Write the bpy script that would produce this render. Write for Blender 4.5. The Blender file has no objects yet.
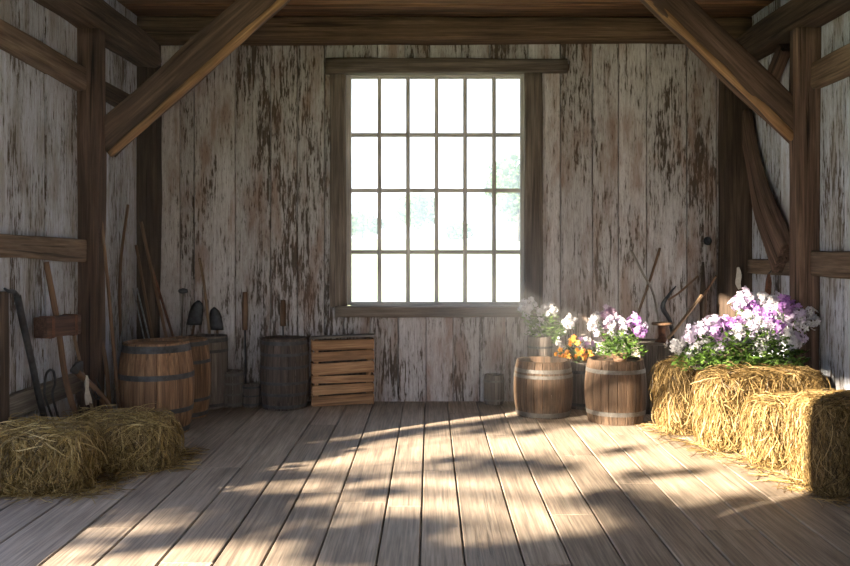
import bpy, math, random
import numpy as np
from mathutils import Vector, noise
random.seed(7)
C = bpy.context.scene.collection
PI = math.pi
EYE = 1.6
def P(px, py, d):
    return np.array([(px-430)*d/850.0, d, EYE-(py-248)*d/850.0])
# ---------------------------------------------------------------- mesh accumulator
class MB:
    def __init__(s):
        s.V=[]; s.F=[]; s.G=[]; s.R=[]; s.S=[]; s.n=0
    def add(s, v, f, g=None, r=None, smooth=False):
        v = np.asarray(v, float)
        if g is None: g = v
        s.V.append(v); s.G.append(np.asarray(g, float))
        if r is None: r = random.random()
        s.R.append(np.full(len(v), r) if np.isscalar(r) else np.asarray(r, float))
        b = s.n
        s.F.extend([tuple(i+b for i in q) for q in f])
        s.S.extend([smooth]*len(f) if isinstance(smooth, bool) else smooth)
        s.n += len(v)
    def build(s, name, mat, parent=None, origin=None):
        v = np.concatenate(s.V); g = np.concatenate(s.G); r = np.concatenate(s.R)
        o0 = np.array(parent.location) if parent is not None else (np.zeros(3) if origin is None else np.asarray(origin, float))
        if parent is not None and parent.parent is not None: o0 = o0 + np.array(parent.parent.location)
        v = v - o0
        me = bpy.data.meshes.new(name)
        me.from_pydata(v.tolist(), [], s.F)
        a = me.attributes.new('gc', 'FLOAT_VECTOR', 'POINT'); a.data.foreach_set('vector', g.astype(np.float32).ravel())
        a = me.attributes.new('rnd', 'FLOAT', 'POINT'); a.data.foreach_set('value', r.astype(np.float32))
        me.polygons.foreach_set('use_smooth', np.array(s.S, dtype=bool))
        me.materials.append(mat); me.update()
        o = bpy.data.objects.new(name, me); C.objects.link(o)
        if parent is not None: o.parent = parent
        else: o.location = o0.tolist()
        return o
def tag(o, label, cat, group=None, kind=None):
    o['label'] = label; o['category'] = cat
    if group: o['group'] = group
    if kind: o['kind'] = kind
    return o
def thing(name, label, cat, loc, group=None):
    o = bpy.data.objects.new(name, None); o.empty_display_size = .1; C.objects.link(o)
    o.location = [float(x) for x in loc]
    return tag(o, label, cat, group)
def struct(o):
    o['kind'] = 'structure'; return o
def nrm(v):
    v = np.asarray(v, float); return v/(np.linalg.norm(v)+1e-12)
def sec_rect(a, b, ch=.004):
    return [(-a+ch,-b),(a-ch,-b),(a,-b+ch),(a,b-ch),(a-ch,b),(-a+ch,b),(-a,b-ch),(-a,-b+ch)]
def sec_round(a, b, n=20, p=.3):
    o=[]
    for i in range(n):
        t = 2*PI*(i+.5)/n; c, s = math.cos(t), math.sin(t)
        o.append((a*math.copysign(abs(c)**p, c), b*math.copysign(abs(s)**p, s)))
    return o
def sweep(mb, pts, sec, side, scale=None, rough=0, rf=5., smooth=False, r=None, sub=0):
    """sweep a 2-D section along a path; side = direction of the section's first axis"""
    pts = [np.asarray(p, float) for p in pts]
    if sub:
        q=[]; n=len(pts)
        for i in range(n-1):
            p0=pts[max(i-1,0)]; p1=pts[i]; p2=pts[i+1]; p3=pts[min(i+2,n-1)]
            for k in range(sub):
                t=k/sub
                q.append(.5*((2*p1)+(-p0+p2)*t+(2*p0-5*p1+4*p2-p3)*t*t+(-p0+3*p1-3*p2+p3)*t**3))
        q.append(pts[-1]); 
        if scale is not None:
            scale = np.interp(np.linspace(0,1,len(q)), np.linspace(0,1,len(scale)), scale)
        pts=q
    N=len(pts); M=len(sec); side=np.asarray(side,float)
    if scale is None: scale=[1]*N
    elif len(scale)!=N: scale=np.interp(np.linspace(0,1,N), np.linspace(0,1,len(scale)), scale)
    off = np.array([random.uniform(0,50) for _ in range(3)])
    V=[];G=[];L=0
    for i,p in enumerate(pts):
        t = nrm(pts[min(i+1,N-1)]-pts[max(i-1,0)])
        sx = nrm(side-t*np.dot(side,t)); u=np.cross(t,sx)
        if i: L+=np.linalg.norm(p-pts[i-1])
        for (a,b) in sec:
            k=scale[i]; a2,b2=a*k,b*k
            if rough:
                w=Vector((L*rf*.5+off[0], a*rf*3+off[1], b*rf*3+off[2]))
                w2=Vector((L*rf*.12+off[1], off[0]+a*2, off[2]+b*2))
                d=noise.noise(w)*rough+noise.noise(w2)*rough*1.6
                nn=math.hypot(a,b)+1e-9
                a2+=d*a/nn; b2+=d*b/nn
            V.append(p+sx*a2+u*b2); G.append((L+off[0], a+off[1], b+off[2]))
    F=[];S=[]
    for i in range(N-1):
        for j in range(M):
            k=(j+1)%M
            F.append((i*M+j,i*M+k,(i+1)*M+k,(i+1)*M+j)); S.append(smooth)
    F.append(tuple(range(M-1,-1,-1))); S.append(False)
    F.append(tuple((N-1)*M+j for j in range(M))); S.append(False)
    mb.add(V,F,G,r,S)
def line(a,b,n):
    a=np.asarray(a,float); b=np.asarray(b,float)
    return [a+(b-a)*i/n for i in range(n+1)]
def bx(mb, c, s, axis=0, ch=.003, r=None, rough=0, n=1):
    """chamfered box at centre c, size s, grain along axis"""
    c=np.asarray(c,float); d=np.zeros(3); d[axis]=s[axis]/2
    o=[(1,2),(2,0),(0,1)][axis]; side=np.zeros(3); side[o[0]]=1
    sweep(mb, line(c-d,c+d,n), sec_rect(s[o[0]]/2,s[o[1]]/2,ch), side, r=r, rough=rough)
def lathe(mb, c, prof, n=32, r=None, smooth=True, cap=False):
    V=[];F=[];G=[];m=len(prof)
    for j in range(n):
        a=2*PI*j/n
        for (rr,z) in prof:
            V.append((c[0]+rr*math.cos(a), c[1]+rr*math.sin(a), c[2]+z)); G.append((z,rr*math.cos(a),rr*math.sin(a)))
    for j in range(n):
        k=(j+1)%n
        for i in range(m-1):
            F.append((j*m+i,k*m+i,k*m+i+1,j*m+i+1))
    mb.add(V,F,G,r,smooth)
# ---------------------------------------------------------------- materials
def newmat(name):
    m=bpy.data.materials.new(name); m.use_nodes=True; nt=m.node_tree; nt.nodes.clear()
    return m,nt
def N(nt,t,**k):
    n=nt.nodes.new(t)
    for a,b in k.items(): setattr(n,a,b)
    return n
def ramp(nt, fac, stops):
    n=N(nt,'ShaderNodeValToRGB'); e=n.color_ramp.elements
    while len(e)>1: e.remove(e[-1])
    e[0].position=stops[0][0]; e[0].color=(*stops[0][1],1)
    for p,c in stops[1:]:
        x=e.new(p); x.color=(*c,1)
    nt.links.new(fac,n.inputs[0]); return n.outputs[0]
def g3(v): return (v,v,v)
def gnoise(nt, vec, sc, scale=1, detail=6, rough=.6, dist=0):
    m=N(nt,'ShaderNodeMapping'); m.inputs['Scale'].default_value=sc; nt.links.new(vec,m.inputs[0])
    n=N(nt,'ShaderNodeTexNoise'); n.inputs['Scale'].default_value=scale; n.inputs['Detail'].default_value=detail
    n.inputs['Roughness'].default_value=rough; n.inputs['Distortion'].default_value=dist
    nt.links.new(m.outputs[0],n.inputs['Vector']); return n.outputs[0]
def mix(nt, fac, a, b, mode='MIX'):
    n=N(nt,'ShaderNodeMix',data_type='RGBA',blend_type=mode)
    for s,x in ((0,fac),(6,a),(7,b)):
        if hasattr(x,'is_linked'): nt.links.new(x,n.inputs[s])
        elif isinstance(x,(int,float)): n.inputs[s].default_value=x
        else: n.inputs[s].default_value=(*x,1)
    return n.outputs[2]
def mth(nt, op, a, b=0.0):
    n=N(nt,'ShaderNodeMath',operation=op)
    for i,x in enumerate((a,b)):
        if hasattr(x,'is_linked'): nt.links.new(x,n.inputs[i])
        else: n.inputs[i].default_value=x
    return n.outputs[0]
def finish(nt, col, rough=.85, h=None, bump=.3, dist=.01, metal=0, spec=.3):
    b=N(nt,'ShaderNodeBsdfPrincipled'); o=N(nt,'ShaderNodeOutputMaterial')
    if hasattr(col,'is_linked'): nt.links.new(col,b.inputs['Base Color'])
    else: b.inputs['Base Color'].default_value=(*col,1)
    b.inputs['Roughness'].default_value=rough; b.inputs['Metallic'].default_value=metal
    b.inputs['Specular IOR Level'].default_value=spec
    if h is not None:
        u=N(nt,'ShaderNodeBump'); u.inputs['Strength'].default_value=bump; u.inputs['Distance'].default_value=dist
        nt.links.new(h,u.inputs['Height']); nt.links.new(u.outputs[0],b.inputs['Normal'])
    nt.links.new(b.outputs[0],o.inputs[0]); return b
def attrs(nt):
    g=N(nt,'ShaderNodeAttribute',attribute_name='gc'); r=N(nt,'ShaderNodeAttribute',attribute_name='rnd')
    sh=N(nt,'ShaderNodeVectorMath',operation='ADD'); nt.links.new(g.outputs['Vector'],sh.inputs[0])
    cm=N(nt,'ShaderNodeVectorMath',operation='SCALE'); cm.inputs[0].default_value=(37,91,53); nt.links.new(r.outputs['Fac'],cm.inputs['Scale'])
    nt.links.new(cm.outputs[0],sh.inputs[1])
    return sh.outputs[0], r.outputs['Fac']
def wood(name, dark, mid, light, fs=1., rough=.85, bump=.5, crack=.5, var=.35, spec=.25):
    m,nt=newmat(name); v,r=attrs(nt)
    a=gnoise(nt,v,(1.3*fs,22*fs,22*fs),1,8,.65,.4)
    b=gnoise(nt,v,(3*fs,90*fs,90*fs),1,4,.6)
    c=gnoise(nt,v,(.7*fs,30*fs,30*fs),1,3,.5,.6)
    k=gnoise(nt,v,(1.2,3,3),1,4,.6)
    col=ramp(nt,a,[(.3,dark),(.5,mid),(.72,light)])
    f=ramp(nt,b,[(.35,g3(.62)),(.65,g3(1.15))]); col=mix(nt,1,col,f,'MULTIPLY')
    f=ramp(nt,k,[(.3,g3(.65)),(.65,g3(1.15))]); col=mix(nt,.8,col,f,'MULTIPLY')
    f=ramp(nt,c,[(.33,g3(1-crack)),(.39,g3(1))]); col=mix(nt,1,col,f,'MULTIPLY')
    f=ramp(nt,r,[(0,g3(1-var)),(1,g3(1+var*.5))]); col=mix(nt,1,col,f,'MULTIPLY')
    h=mth(nt,'ADD',mth(nt,'MULTIPLY',a,.6),mth(nt,'MULTIPLY',b,.4)); 
    cr=ramp(nt,c,[(.33,g3(0)),(.4,g3(1))]); h=mth(nt,'ADD',h,mth(nt,'MULTIPLY',cr,.8*crack*2))
    finish(nt,col,rough,h,bump,.006,spec=spec); return m
def paint(name, pc, pc2, bare, rust, amt=.5, low=None):
    m,nt=newmat(name); v,r=attrs(nt)
    a=gnoise(nt,v,(2.6,34,34),1,9,.75,.3)       # streaks
    b=gnoise(nt,v,(9,48,48),1,5,.65)           # flecks
    c=gnoise(nt,v,(.8,2.6,2.6),1,5,.6,.5)      # big worn areas
    d=gnoise(nt,v,(1.1,3.5,3.5),1.3,4,.6)      # rust tint
    e=gnoise(nt,v,(1.5,60,60),1,3,.6)
    s=mth(nt,'ADD',mth(nt,'MULTIPLY',a,.58),mth(nt,'MULTIPLY',c,.42))
    s=mth(nt,'ADD',s,mth(nt,'MULTIPLY',mth(nt,'SUBTRACT',b,.5),.38))
    s=mth(nt,'ADD',s,mth(nt,'MULTIPLY',mth(nt,'SUBTRACT',r,.5),.07))
    mask=ramp(nt,s,[(amt-.012,g3(0)),(amt+.022,g3(1))])
    fl=gnoise(nt,v,(13,120,120),1,4,.7); fl=ramp(nt,fl,[(.57,g3(1)),(.63,g3(0))]); mask=mth(nt,'MULTIPLY',mask,mth(nt,'ADD',mth(nt,'MULTIPLY',fl,.62),.38))
    half=ramp(nt,s,[(amt-.03,g3(0)),(amt+.14,g3(1))])
    pcol=mix(nt,half,pc2,pc)
    f=ramp(nt,e,[(.3,g3(.8)),(.7,g3(1.08))]); pcol=mix(nt,1,pcol,f,'MULTIPLY')
    rm=ramp(nt,d,[(.47,g3(0)),(.66,g3(.75))]); pcol=mix(nt,rm,pcol,rust)
    bcol=mix(nt,ramp(nt,e,[(.3,g3(0)),(.7,g3(1))]),[x*.45 for x in bare],bare)
    bcol=mix(nt,rm,bcol,[x*.6 for x in rust])
    col=mix(nt,mask,bcol,pcol)
    f=ramp(nt,r,[(0,g3(.84)),(1,g3(1.08))]); col=mix(nt,1,col,f,'MULTIPLY')
    h=mth(nt,'ADD',mth(nt,'MULTIPLY',mask,.6),mth(nt,'MULTIPLY',e,.5))
    finish(nt,col,.8,h,.5,.004,spec=.25); return m
M={}
M['back']=paint('peeling_paint',(.575,.545,.555),(.37,.335,.325),(.105,.078,.06),(.25,.15,.105),.44)
M['side']=paint('peeling_paint_pale',(.60,.64,.755),(.39,.395,.43),(.12,.09,.07),(.30,.27,.24),.42)
M['floor']=wood('floor_wood',(.26,.20,.155),(.335,.265,.205),(.40,.33,.26),.8,.6,.3,.3,.22,spec=.35)
M['beam']=wood('old_timber',(.032,.022,.016),(.078,.052,.037),(.15,.105,.075),.8,.85,.9,.7,.2)
M['brace']=wood('brace_timber',(.043,.027,.02),(.115,.07,.052),(.215,.14,.105),.75,.85,1,.85,.2)
M['rail']=wood('rail_timber',(.08,.052,.036),(.18,.125,.088),(.29,.215,.16),.8,.85,.9,.6,.2)
M['ceil']=wood('ceiling_wood',(.06,.032,.018),(.17,.09,.048),(.36,.19,.09),.7,.8,.6,.5,.55)
M['brown']=wood('brown_timber',(.06,.036,.022),(.135,.084,.052),(.23,.15,.095),.7,.85,.8,.6,.2)
M['trim']=wood('window_wood',(.09,.068,.055),(.17,.135,.11),(.28,.23,.195),.8,.85,.6,.5,.2)
M['muntin']=wood('muntin_wood',(.45,.43,.41),(.6,.57,.54),(.7,.67,.64),.8,.7,.3,.2,.1)
M['barrel']=wood('barrel_oak',(.11,.055,.027),(.28,.152,.08),(.43,.26,.14),1,.7,.4,.45,.35)
M['barrel_pale']=wood('barrel_pale_oak',(.06,.038,.025),(.115,.072,.046),(.18,.12,.08),1,.7,.4,.45,.3)
M['barrel_dark']=wood('barrel_dark_oak',(.035,.025,.02),(.09,.065,.052),(.16,.12,.1),1,.75,.4,.5,.3)
M['barrel_grey']=wood('barrel_grey_oak',(.08,.065,.055),(.17,.14,.12),(.27,.23,.2),1,.75,.4,.5,.3)
M['crate']=wood('crate_pine',(.20,.098,.042),(.42,.225,.11),(.58,.35,.18),1,.75,.4,.35,.25)
M['greywood']=wood('grey_wood',(.09,.075,.065),(.2,.175,.15),(.32,.285,.25),1,.85,.5,.5,.25)
M['handle']=wood('handle_wood',(.07,.038,.022),(.17,.095,.055),(.27,.17,.1),1,.6,.3,.3,.2)
M['handle_pale']=wood('handle_pale_wood',(.16,.1,.06),(.31,.21,.13),(.44,.33,.22),1,.6,.3,.3,.2)
def metal(name, c1, c2, rough=.6, metal_=.7):
    m,nt=newmat(name); tc=N(nt,'ShaderNodeTexCoord')
    a=gnoise(nt,tc.outputs['Object'],(1,1,1),18,8,.65)
    finish(nt,ramp(nt,a,[(.35,c1),(.65,c2)]),rough,a,.25,.004,metal_,.4); return m
M['hoop']=metal('hoop_iron',(.03,.031,.035),(.085,.085,.09),.55,.5)
M['hoop_pale']=metal('hoop_grey_iron',(.09,.085,.08),(.16,.15,.14),.55,.35)
M['iron']=metal('dark_iron',(.018,.02,.024),(.06,.065,.075),.5,.6)
M['rust']=metal('rusty_iron',(.06,.028,.018),(.19,.08,.045),.8,.2)
M['steel']=metal('worn_steel',(.12,.13,.14),(.33,.35,.37),.4,.8)
def straw_mat(name, c):
    m,nt=newmat(name); v,r=attrs(nt)
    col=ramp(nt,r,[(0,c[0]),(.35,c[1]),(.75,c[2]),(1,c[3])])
    o=N(nt,'ShaderNodeOutputMaterial'); b=N(nt,'ShaderNodeBsdfPrincipled'); b.inputs['Roughness'].default_value=.5
    b.inputs['Specular IOR Level'].default_value=.35
    nt.links.new(col,b.inputs['Base Color']); t=N(nt,'ShaderNodeBsdfTranslucent'); nt.links.new(col,t.inputs[0])
    x=N(nt,'ShaderNodeMixShader'); x.inputs[0].default_value=.25
    nt.links.new(b.outputs[0],x.inputs[1]); nt.links.new(t.outputs[0],x.inputs[2]); nt.links.new(x.outputs[0],o.inputs[0])
    return m
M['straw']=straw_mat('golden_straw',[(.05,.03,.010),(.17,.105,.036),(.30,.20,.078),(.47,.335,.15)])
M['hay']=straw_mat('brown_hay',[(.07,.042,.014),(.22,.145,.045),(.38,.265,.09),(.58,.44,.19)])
def petal(name,c1,c2,tr=.3):
    m=straw_mat(name,[c1,c1,c2,c2]); return m
M['white']=petal('white_petal',(.50,.49,.53),(.64,.63,.66))
M['lilac']=petal('lilac_petal',(.42,.24,.50),(.60,.42,.66))
M['violet']=petal('violet_petal',(.30,.12,.42),(.52,.28,.62))
M['pale']=petal('pale_lilac_petal',(.52,.44,.60),(.66,.60,.72))
M['pink']=petal('pink_petal',(.56,.36,.52),(.68,.52,.64))
M['orange']=petal('orange_petal',(.85,.30,.03),(.95,.55,.08))
M['leaf']=straw_mat('leaf_green',[(.03,.07,.012),(.07,.14,.022),(.12,.22,.04),(.2,.31,.075)])
M['leaf_far']=straw_mat('tree_leaf',[(.05,.09,.03),(.09,.15,.05),(.13,.2,.07),(.17,.26,.1)])
M['stem']=petal('stem_green',(.09,.16,.04),(.14,.24,.07))
M['bark']=wood('bark',(.03,.022,.016),(.08,.06,.045),(.14,.11,.085),.8,.9,1,.6,.2)
m,nt=newmat('terracotta'); tc=N(nt,'ShaderNodeTexCoord'); a=gnoise(nt,tc.outputs['Object'],(1,1,1),12,6)
finish(nt,ramp(nt,a,[(.3,(.16,.09,.055)),(.7,(.28,.17,.11))]),.9,a,.2,.003); M['pot']=m
m,nt=newmat('soil'); tc=N(nt,'ShaderNodeTexCoord'); a=gnoise(nt,tc.outputs['Object'],(1,1,1),60,6)
finish(nt,ramp(nt,a,[(.3,(.02,.013,.008)),(.7,(.06,.04,.025))]),1,a,.8,.01); M['soil']=m
m,nt=newmat('linen'); tc=N(nt,'ShaderNodeTexCoord'); a=gnoise(nt,tc.outputs['Object'],(1,1,1),40,4)
finish(nt,ramp(nt,a,[(.3,(.42,.38,.33)),(.7,(.6,.56,.5))]),.9,a,.2,.003); M['linen']=m
m,nt=newmat('field_grass'); tc=N(nt,'ShaderNodeTexCoord'); a=gnoise(nt,tc.outputs['Object'],(.05,.3,1),1,6)
finish(nt,ramp(nt,a,[(.35,(.22,.27,.12)),(.65,(.33,.37,.19))]),.95,None); M['field']=m
# clear glass with a milky film added to veil the view in haze
m,nt=newmat('hazed_glass'); o=N(nt,'ShaderNodeOutputMaterial'); t=N(nt,'ShaderNodeBsdfTransparent'); t.inputs[0].default_value=(.97,.985,1,1)
d=N(nt,'ShaderNodeBsdfTranslucent'); d.inputs[0].default_value=(.85,.88,.9,1)
x=N(nt,'ShaderNodeMixShader'); x.inputs[0].default_value=.22
nt.links.new(t.outputs[0],x.inputs[1]); nt.links.new(d.outputs[0],x.inputs[2])
gl=N(nt,'ShaderNodeBsdfGlossy'); gl.inputs['Roughness'].default_value=.05; x2=N(nt,'ShaderNodeMixShader'); x2.inputs[0].default_value=.03
nt.links.new(x.outputs[0],x2.inputs[1]); nt.links.new(gl.outputs[0],x2.inputs[2]); nt.links.new(x2.outputs[0],o.inputs[0]); M['glass']=m

m,nt=newmat('airborne_dust'); vs=N(nt,'ShaderNodeVolumeScatter'); vs.inputs['Anisotropy'].default_value=.2
tc=N(nt,'ShaderNodeTexCoord'); mp=N(nt,'ShaderNodeMapping'); mp.inputs['Location'].default_value=(-.95/1.5,-8.3/1.3,-.95/1.3); mp.inputs['Scale'].default_value=(1/1.5,1/1.3,1/1.3)
nt.links.new(tc.outputs['Object'],mp.inputs[0]); ln=N(nt,'ShaderNodeVectorMath',operation='LENGTH'); nt.links.new(mp.outputs[0],ln.inputs[0])
mr=N(nt,'ShaderNodeMapRange',interpolation_type='SMOOTHSTEP'); nt.links.new(ln.outputs['Value'],mr.inputs[0]); mr.inputs[3].default_value=.19; mr.inputs[4].default_value=.0009
nt.links.new(mr.outputs[0],vs.inputs['Density'])
oo=N(nt,'ShaderNodeOutputMaterial'); nt.links.new(vs.outputs[0],oo.inputs['Volume']); M['haze']=m
# ---------------------------------------------------------------- room shell
YB=8.89; YF=-3.5; XL=-3.0; XR=3.3; ZC=3.95
# floor: boards along Y
mb=MB()
seams=[-3.3,-2.98,-2.62,-2.33,-1.97,-1.70,-1.38,-1.10,-.85,-.58,-.27,-.05,.18,.48,.72,.99,1.27,1.53,1.86,2.17,2.52,2.83,3.15,3.5]
for a,b in zip(seams[:-1],seams[1:]):
    cuts=[YF-.2]; y=YF+random.uniform(.5,2.5)
    while y<YB-.6:
        cuts.append(y); y+=random.uniform(2.4,4.2)
    cuts.append(YB+.15)
    for c,e in zip(cuts[:-1],cuts[1:]):
        dz=random.uniform(-.003,.001)
        sweep(mb, line(((a+b)/2,c+.003,-.02+dz),((a+b)/2,e-.003,-.02+dz),8), sec_rect((b-a)/2-.0045,.02,.005),(1,0,0),rough=.0015,rf=6)
bx(mb,((XL+XR)/2,(YB+YF)/2,-.09),(XR-XL+.6,YB-YF+.4,.08),1,r=.0)
struct(mb.build('floor',M['floor']))
# wall plank helper
def vplank(mb, fixed, a, b, z0, z1, kind, th=.028, r=None):
    """vertical plank: kind 'y' -> lies in plane Y=fixed, spans X a..b ; 'x' -> plane X=fixed spans Y a..b"""
    g=.0055; j=random.uniform(-.006,.006)
    if kind=='y':
        p=((a+b)/2, fixed+j, 0); side=(1,0,0); sec=sec_rect((b-a)/2-g, th/2, .004)
    else:
        p=(fixed+j,(a+b)/2,0); side=(0,1,0); sec=sec_rect((b-a)/2-g, th/2, .004)
    sweep(mb, line((p[0],p[1],z0),(p[0],p[1],z1),6), sec, side, rough=.002, rf=4, r=r)
# back wall
WX0,WX1,WZ0,WZ1=-.86,.98,1.0,3.43
mb=MB()
pxs=[105,133,158,181,195,236,271,298,325,338]
L=[(p-430)/95.6 for p in pxs]; L[-1]=-.90
Rr=[1.02]+[(p-430)/95.6 for p in (560,592,618,646,686,716,745,770)]
for lst in (L,Rr):
    for a,b in zip(lst[:-1],lst[1:]): vplank(mb,YB-.015,a,b,0,ZC,'y')
mid=[-.90,-.62,-.33,-.04,.24,.52,.79,1.02]
for a,b in zip(mid[:-1],mid[1:]): vplank(mb,YB-.015,a,b,0,WZ0-.02,'y')
mid=[-.90,-.55,-.26,.0,.33,.62,1.02]
for a,b in zip(mid[:-1],mid[1:]): vplank(mb,YB-.015,a,b,WZ1+.02,ZC,'y')
T=.14
for (a,b,z0,z1) in ((XL-.3,-.90,-.1,ZC+.1),(1.02,XR+.3,-.1,ZC+.1),(-.90,1.02,-.1,WZ0-.03),(-.90,1.02,WZ1+.03,ZC+.1)):
    bx(mb,((a+b)/2,YB+T/2+.001,(z0+z1)/2),(b-a,T,z1-z0),2,r=.2)
struct(mb.build('wall_back',M['back']))
# side walls
def sidewall(name, X, sgn, openings):
    mb=MB(); y=YF
    ys=[YF]
    while ys[-1]<YB-.5: ys.append(ys[-1]+random.choice([.22,.33,.42,.5,.55]))
    ys[-1]=YB
    if openings:
        y0,y1,z0,z1=openings[0]
        ys=[v for v in ys if abs(v-y0)>.12 and abs(v-y1)>.12]+[y0,y1]; ys.sort()
    for a,b in zip(ys[:-1],ys[1:]):
        if openings and a>=y0-.01 and b<=y1+.01:
            vplank(mb,X-sgn*.015,a,b,0,z0,'x')
            zt_=z1 if b<OPS+.2 else OPZ
            vplank(mb,X-sgn*.015,a,b,zt_,ZC,'x')
        else: vplank(mb,X-sgn*.015,a,b,0,ZC,'x')
    def back(a,b,z0,z1): bx(mb,(X+sgn*.061,(a+b)/2,(z0+z1)/2),(.12,b-a,z1-z0),2,r=.2)
    if openings:
        back(YF-.2,y0,-.1,ZC+.1); back(y1,YB+.14,-.1,ZC+.1); back(y0,y1,-.1,z0)
        back(y0,OPS,z1,ZC+.1); back(OPS,y1,OPZ,ZC+.1)
    else: back(YF-.2,YB+.14,-.1,ZC+.1)
    return struct(mb.build(name,M['side']))
OPN=(1.66,5.68,.45,3.85); OPS=4.75; OPZ=3.0
sidewall('wall_left',XL,-1,[OPN])
sidewall('wall_right',XR,1,[])
# front wall (behind the camera) with a wide open doorway
mb=MB()
for a,b in ((XL,-1.9),(2.1,XR)):
    x=a
    while x<b-.05:
        w=min(.34,b-x); vplank(mb,YF+.015,x,x+w,0,ZC,'y'); x+=w
x=-1.9
while x<2.05: vplank(mb,YF+.015,x,x+.4,2.9,ZC,'y'); x+=.4
bx(mb,((XL-.3-1.9)/2,YF-.06,1.95),(-1.9-XL+.3,.12,4.1),2,r=.2); bx(mb,((2.1+XR+.3)/2,YF-.06,1.95),(XR+.3-2.1,.12,4.1),2,r=.2)
bx(mb,(.1,YF-.06,3.45),(4,.12,1.1),2,r=.2)
struct(mb.build('wall_front',M['side']))
# ceiling: boards across
mb=MB(); y=YF-.1
while y<YB+.1:
    w=random.choice([.13,.17,.2]); dz=random.uniform(0,.03)
    sweep(mb,line((XL-.15,y+w/2,ZC+.02+dz),(XR+.15,y+w/2,ZC+.02+dz),20),sec_rect(w/2-.003,.02,.005),(0,1,0),rough=.003,rf=3)
    y+=w
bx(mb,((XL+XR)/2,(YB+YF)/2,ZC+.12),(XR-XL+.6,YB-YF+.5,.08),1,r=.1)
struct(mb.build('ceiling',M['ceil']))

# ---------------------------------------------------------------- window
win=bpy.data.objects.new('window_1',None); C.objects.link(win); win.location=((WX0+WX1)/2,YB,WZ0); win['kind']='structure'
mb=MB()
yw=YB+.05
for x0,x1,z0,z1,ax in ((WX0-.045,WX0+.035,WZ0,WZ1,2),(WX1-.035,WX1+.045,WZ0,WZ1,2),(WX0+.03,WX1-.03,WZ0-.03,WZ0+.035,0),(WX0+.03,WX1-.03,WZ1-.03,WZ1+.03,0)):
    bx(mb,((x0+x1)/2,yw,(z0+z1)/2),(x1-x0,.07,z1-z0),ax,r=.7)
mb.build('window_frame',M['muntin'],win)
mb=MB()
for px in (379.5,408,436.5,465,494):
    x=(px-430)*8.94/850; bx(mb,(x,yw,(WZ0+WZ1)/2),(.042,.036,WZ1-WZ0-.04),2,r=random.uniform(.3,.9))
for py in (77,135,190.5,252):
    z=EYE-(py-248)*8.94/850; bx(mb,((WX0+WX1)/2,yw,z),(WX1-WX0-.05,.03,.042),0,r=random.uniform(.3,.9))
mb.build('muntins',M['muntin'],win)
mb=MB(); bx(mb,((WX0+WX1)/2,yw+.004,(WZ0+WZ1)/2),(WX1-WX0-.04,.004,WZ1-WZ0-.03),2,ch=.0005)
mb.build('glass',M['glass'],win)
mb=MB()
sweep(mb,line((-.955,YB-.045,.99),(-.955,YB-.045,3.43),20),sec_round(.085,.035,16,.25),(1,0,0),rough=.006,rf=4,smooth=True)
mb.build('left_casing',M['trim'],win)
mb=MB()
sweep(mb,line((1.075,YB-.045,.99),(1.075,YB-.045,3.43),20),sec_round(.095,.035,16,.25),(1,0,0),rough=.006,rf=4,smooth=True)
mb.build('right_casing',M['trim'],win)
mb=MB()
sweep(mb,line((-1.08,YB-.06,3.485),(1.42,YB-.06,3.49),30),sec_round(.06,.072,18,.3),(0,1,0),rough=.012,rf=4,smooth=True)
mb.build('lintel',M['trim'],win)
mb=MB()
sweep(mb,line((-.98,YB-.055,.94),(1.1,YB-.055,.94),24),sec_round(.065,.055,18,.25),(0,1,0),rough=.006,rf=4,smooth=True)
mb.build('window_sill',M['trim'],win)

# ---------------------------------------------------------------- timber frame
def timber(name,label,cat,pts,a,b,side,mat='beam',rough=.02,scale=None,sub=0,n=24,group=None,p=.28,rf=3.):
    mb=MB()
    if len(pts)==2 and not sub: pts=line(pts[0],pts[1],n)
    elif not sub: sub=8
    sweep(mb,pts,sec_round(a,b,24,p),side,rough=rough,rf=rf,smooth=True,scale=scale,sub=sub)
    o=mb.build(name,M[mat],origin=pts[0]); return tag(o,label,cat,group,'thing')
timber('tie_beam','heavy dark timber beam running along the top of the back wall','beam',[(XL+.0,YB-.155,3.83),(XR,YB-.155,3.83)],.125,.125,(0,1,0),'brown',.012,n=40)
timber('tie_beam','heavy cross beam overhead carrying the two diagonal braces','beam',[(XL+.03,7.3,3.885),(XR-.03,7.3,3.885)],.10,.055,(0,1,0),'beam',.012,n=40)
timber('wall_plate','dark rough timber running along the top of the left wall','beam',[(XL+.14,4.95,3.57),(XL+.14,8.60,3.57)],.125,.125,(1,0,0),'beam',.022,n=60)
timber('wall_plate','dark rough timber running along the top of the right wall','beam',[(XR-.14,YF+.2,3.58),(XR-.14,8.60,3.58)],.125,.125,(1,0,0),'beam',.022,n=60)
timber('wooden_post','rough dark wooden post standing against the left wall under the diagonal brace','post',[(-2.89,7.22,0),(-2.89,7.22,3.46)],.108,.075,(1,0,0),'brace',.018,n=40)
timber('wooden_post','thick dark wooden post against the right wall beside the purple and white flowers','post',[(3.18,7.20,0),(3.18,7.20,3.46)],.105,.085,(1,0,0),'brace',.016,n=40)
timber('corner_post','dark wooden post in the back left corner behind the leaning poles','post',[(-2.90,8.73,0),(-2.90,8.73,3.7)],.11,.12,(1,0,0),'beam',.015,n=40)
timber('corner_post','dark brown wooden post in the back right corner','post',[(3.14,8.73,0),(3.14,8.73,3.7)],.155,.12,(1,0,0),'beam',.015,n=40)
timber('diagonal_brace','large diagonal timber brace rising from the left wall post to the roof','brace',[P(103,145,7.33),P(292,-24,7.33)],.085,.135,(0,1,0),'brace',.02,n=30,p=.2)
timber('diagonal_brace','large diagonal timber brace rising from the right wall post to the roof','brace',[P(803,132,7.28),P(628,-36,7.28)],.085,.125,(0,1,0),'brace',.02,n=30,p=.2)
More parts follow.
